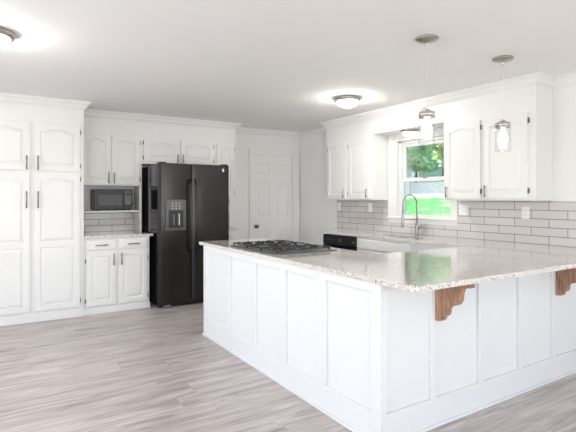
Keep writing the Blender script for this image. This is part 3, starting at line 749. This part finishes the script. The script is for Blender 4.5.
def pendant(x, y, label):
    o = empty('pendant_light', (x, y, ZC)); tag(o, label, 'pendant light', 'jar pendants over the peninsula')
    MB().lathe([(.001, -.0005), (.077, -.0005), (.079, -.010), (.066, -.020), (.024, -.030), (.01, -.034), (.001, -.035)], n=40).build('canopy', M['nickel'], o)
    m = MB(); m.lathe([(.001, -.025), (.009, -.027), (.009, -.05), (.001, -.052)], n=14)
    for s_ in (-1, 1): m.lathe([(.001, -.016), (.005, -.018), (.005, -.026), (.001, -.028)], s_*.045, 0, 10)
    m.build('canopy_nut', M['chrome'], o)
    MB().tube([(0, 0, -.05), (0, 0, -.50)], .0028, 8).build('cord', M['plate'], o)
    T = -.495
    lid = MB().lathe([(.001, T), (.012, T), (.014, T-.012), (.052, T-.014), (.056, T-.018), (.056, T-.030), (.058, T-.033), (.056, T-.037), (.056, T-.055), (.053, T-.055), (.053, T-.02), (.001, T-.018)], n=40).build('lid', M['lid'], o)
    pts = [(.056*math.cos(a), .0, T-.025+.034*math.sin(a)) for a in [PI*i/14 for i in range(15)]]
    MB().tube(pts, .0022, 8).build('bail_wire', M['nickel'], lid)
    MB().lathe([(.001, T-.019), (.018, T-.02), (.018, T-.07), (.014, T-.075), (.001, T-.076)], n=20).build('socket', M['chrome'], o)
    b = [(.013, T-.074), (.018, T-.085), (.030, T-.115), (.035, T-.140), (.031, T-.162), (.019, T-.18), (.001, T-.186)]
    MB().lathe(b, n=24).build('bulb', M['bulb'], o)
    j = [(.052, T-.05), (.056, T-.056), (.059, T-.066), (.059, T-.232), (.057, T-.24), (.001, T-.242)]
    j2 = []
    MB().lathe(j+j2, n=40).build('glass_jar', M['jar'], o)
pendant(2.526, 2.187, 'glass jar pendant light with nickel lid, the nearer and left of the two')
pendant(3.390, 2.175, 'glass jar pendant light with nickel lid, the farther and right of the two')

# ------------------------------------------------------------------ outdoors
def gz(x):   # ground height rising away from the house
    x = x-4.6
    return -.75+.145*min(x, 22.4)+.035*max(0, x-22.4)
gm = MB(); nx, ny = 60, 40; vs = []
for i in range(nx+1):
    for j in range(ny+1):
        x = 4.6+.9*i; y = -8+1.5*j
        vs.append((x, y, gz(x)+.06*math.sin(x*.9+y*.5)+.04*math.sin(y*1.3)))
gm.add(vs, [(i*(ny+1)+j, (i+1)*(ny+1)+j, (i+1)*(ny+1)+j+1, i*(ny+1)+j+1) for i in range(nx) for j in range(ny)], True)
tag(gm.build('lawn', M['grass']), 'bright green lawn sloping up outside the window', 'lawn', kind='stuff')
rm = MB(); vs = []
for j in range(41):
    y = -6+1.4*j
    for x in (19.6, 24, 28, 32.5): vs.append((x, y, gz(x)+.10))
rm.add(vs, [(j*4+i, j*4+i+1, j*4+i+5, j*4+i+4) for j in range(40) for i in range(3)], True)
rd_ = tag(rm.build('road', M['asphalt']), 'grey road crossing behind the lawn outside the window', 'road')
km = MB()
for x0_, x1_ in ((19.2, 19.62), (32.4, 32.8)): km.add([(x0_, -6, gz(x0_)-.1), (x1_, -6, gz(x1_)-.1), (x1_, 50, gz(x1_)-.1), (x0_, 50, gz(x0_)-.1), (x0_, -6, gz(x0_)+.17), (x1_, -6, gz(x1_)+.17), (x1_, 50, gz(x1_)+.17), (x0_, 50, gz(x0_)+.17)], [(0, 3, 2, 1), (4, 5, 6, 7), (0, 1, 5, 4), (1, 2, 6, 5), (2, 3, 7, 6), (3, 0, 4, 7)])
km.build('kerb', M['concrete'], rd_)
def out(u, D):   # a spot outdoors at depth D along the bearing u
    r_ = (u-288)/F*D; s_, c_ = math.sin(YAW), math.cos(YAW)
    return s_*D+c_*r_, c_*D-s_*r_
sx_, sy_ = 23.5, 20.5
sh = empty('garden_shed', (35.2, 31.0, gz(35.2)), .716)
tag(sh, 'small grey shed with a blue-grey roof beyond the lawn', 'shed')
box(-1.5, -1.8, 0, 1.5, 1.8, 1.5).build('wall', M['siding'], sh, bevel=.01)
m = MB(); m.prism([(-1.9, 1.42), (0, 2.15), (1.9, 1.42), (1.9, 1.52), (0, 2.28), (-1.9, 1.52)], lambda a, b, h: (a, h, b), -2.1, 2.1)
m.build('roof', M['roof'], sh)
do_ = box(-1.55, .3, .02, -1.501, 1.0, 1.3).build('door', M['trim'], sh)
fe = empty('garden_fence', (31.5, 15.5, gz(31.5)+.1))
tag(fe, 'weathered brown board fence at the back of the yard, right of the shed', 'fence')
for i in range(22): box(-.02, i*.42-.2, -.1, .02, i*.42+.2, 1.5+.03*math.sin(i*3)).build('board', M['fence'], fe)
for z in (.4, 1.2): box(.021, -.2, z, .07, 9.0, z+.09).build('rail', M['fence'], fe)

def tree(x, y, h, cr, label, leafm, seed, n=5200, ls=.2, z0=None, name='tree'):
    rnd = random.Random(seed); z = gz(x)-.15 if z0 is None else z0
    o = empty(name, (x, y, z)); tag(o, label, 'tree', 'trees beyond the lawn')
    tr = MB(); r0 = h*.014
    tr.tube([(0, 0, 0), (.05, .03, h*.25), (-.03, .06, h*.5), (.02, 0, h*.8)], r0, 10, radii=[r0*1.4, r0, r0*.75, r0*.3])
    for k in range(7):
        a = rnd.uniform(0, 2*PI); zz = h*rnd.uniform(.3, .6)
        tr.tube([(0, 0, zz), (math.cos(a)*cr*.35, math.sin(a)*cr*.35, zz+h*.1), (math.cos(a)*cr*.75, math.sin(a)*cr*.75, zz+h*.18)], .05, 7, radii=[r0*.5, r0*.3, r0*.12])
    tr.build('trunk', M['bark'], o)
    bl = [(Vector((rnd.uniform(-.6, .6)*cr, rnd.uniform(-.6, .6)*cr, h*rnd.uniform(.27, .92))), cr*rnd.uniform(.30, .46)) for _ in range(18)]
    fm = MB(); V = []; Fc = []
    for i in range(n):
        c, rr_ = rnd.choice(bl)
        d = Vector((rnd.gauss(0, 1), rnd.gauss(0, 1), rnd.gauss(0, 1))).normalized(); p = c+d*rr_*rnd.uniform(.6, 1)
        a = Vector((rnd.gauss(0, 1), rnd.gauss(0, 1), rnd.gauss(0, 1))).normalized(); b = a.cross(d+Vector((.1, 0, 0))).normalized()
        s_ = ls*rnd.uniform(.6, 1.3); k = len(V)
        V += [p-a*s_, p-b*s_*.45, p+a*s_, p+b*s_*.45]; Fc.append((k, k+1, k+2, k+3))
    fm.v = [tuple(v) for v in V]; fm.f = Fc; fm.sm = [False]*len(Fc)
    me = bpy.data.meshes.new('foliage'); me.from_pydata(fm.v, [], fm.f); me.materials.append(leafm)
    f = bpy.data.objects.new('foliage', me); C.objects.link(f); f.parent = o
for u, D, h, cr, lab, lm, sd_ in [
    (416, 39, 6.0, 1.6, 'mid green tree standing just in front of the shed', 'leaf', 1),
    (443, 40, 6.4, 1.7, 'pale green tree seen at the right side of the window', 'leaf2', 2),
    (422, 60, 9.0, 3.6, 'tall broad green tree behind the shed', 'leaf', 3),
    (404, 40, 7.0, 2.0, 'green tree at the left side of the window view', 'leaf', 4),
    (456, 54, 6.5, 2.6, 'pale green tree far right, behind the fence', 'leaf2', 5),
    (404, 64, 9, 3.4, 'distant pale green tree left of the shed', 'leaf2', 6)]:
    x, y = out(u, D); tree(x, y, h, cr, lab, M[lm], sd_)
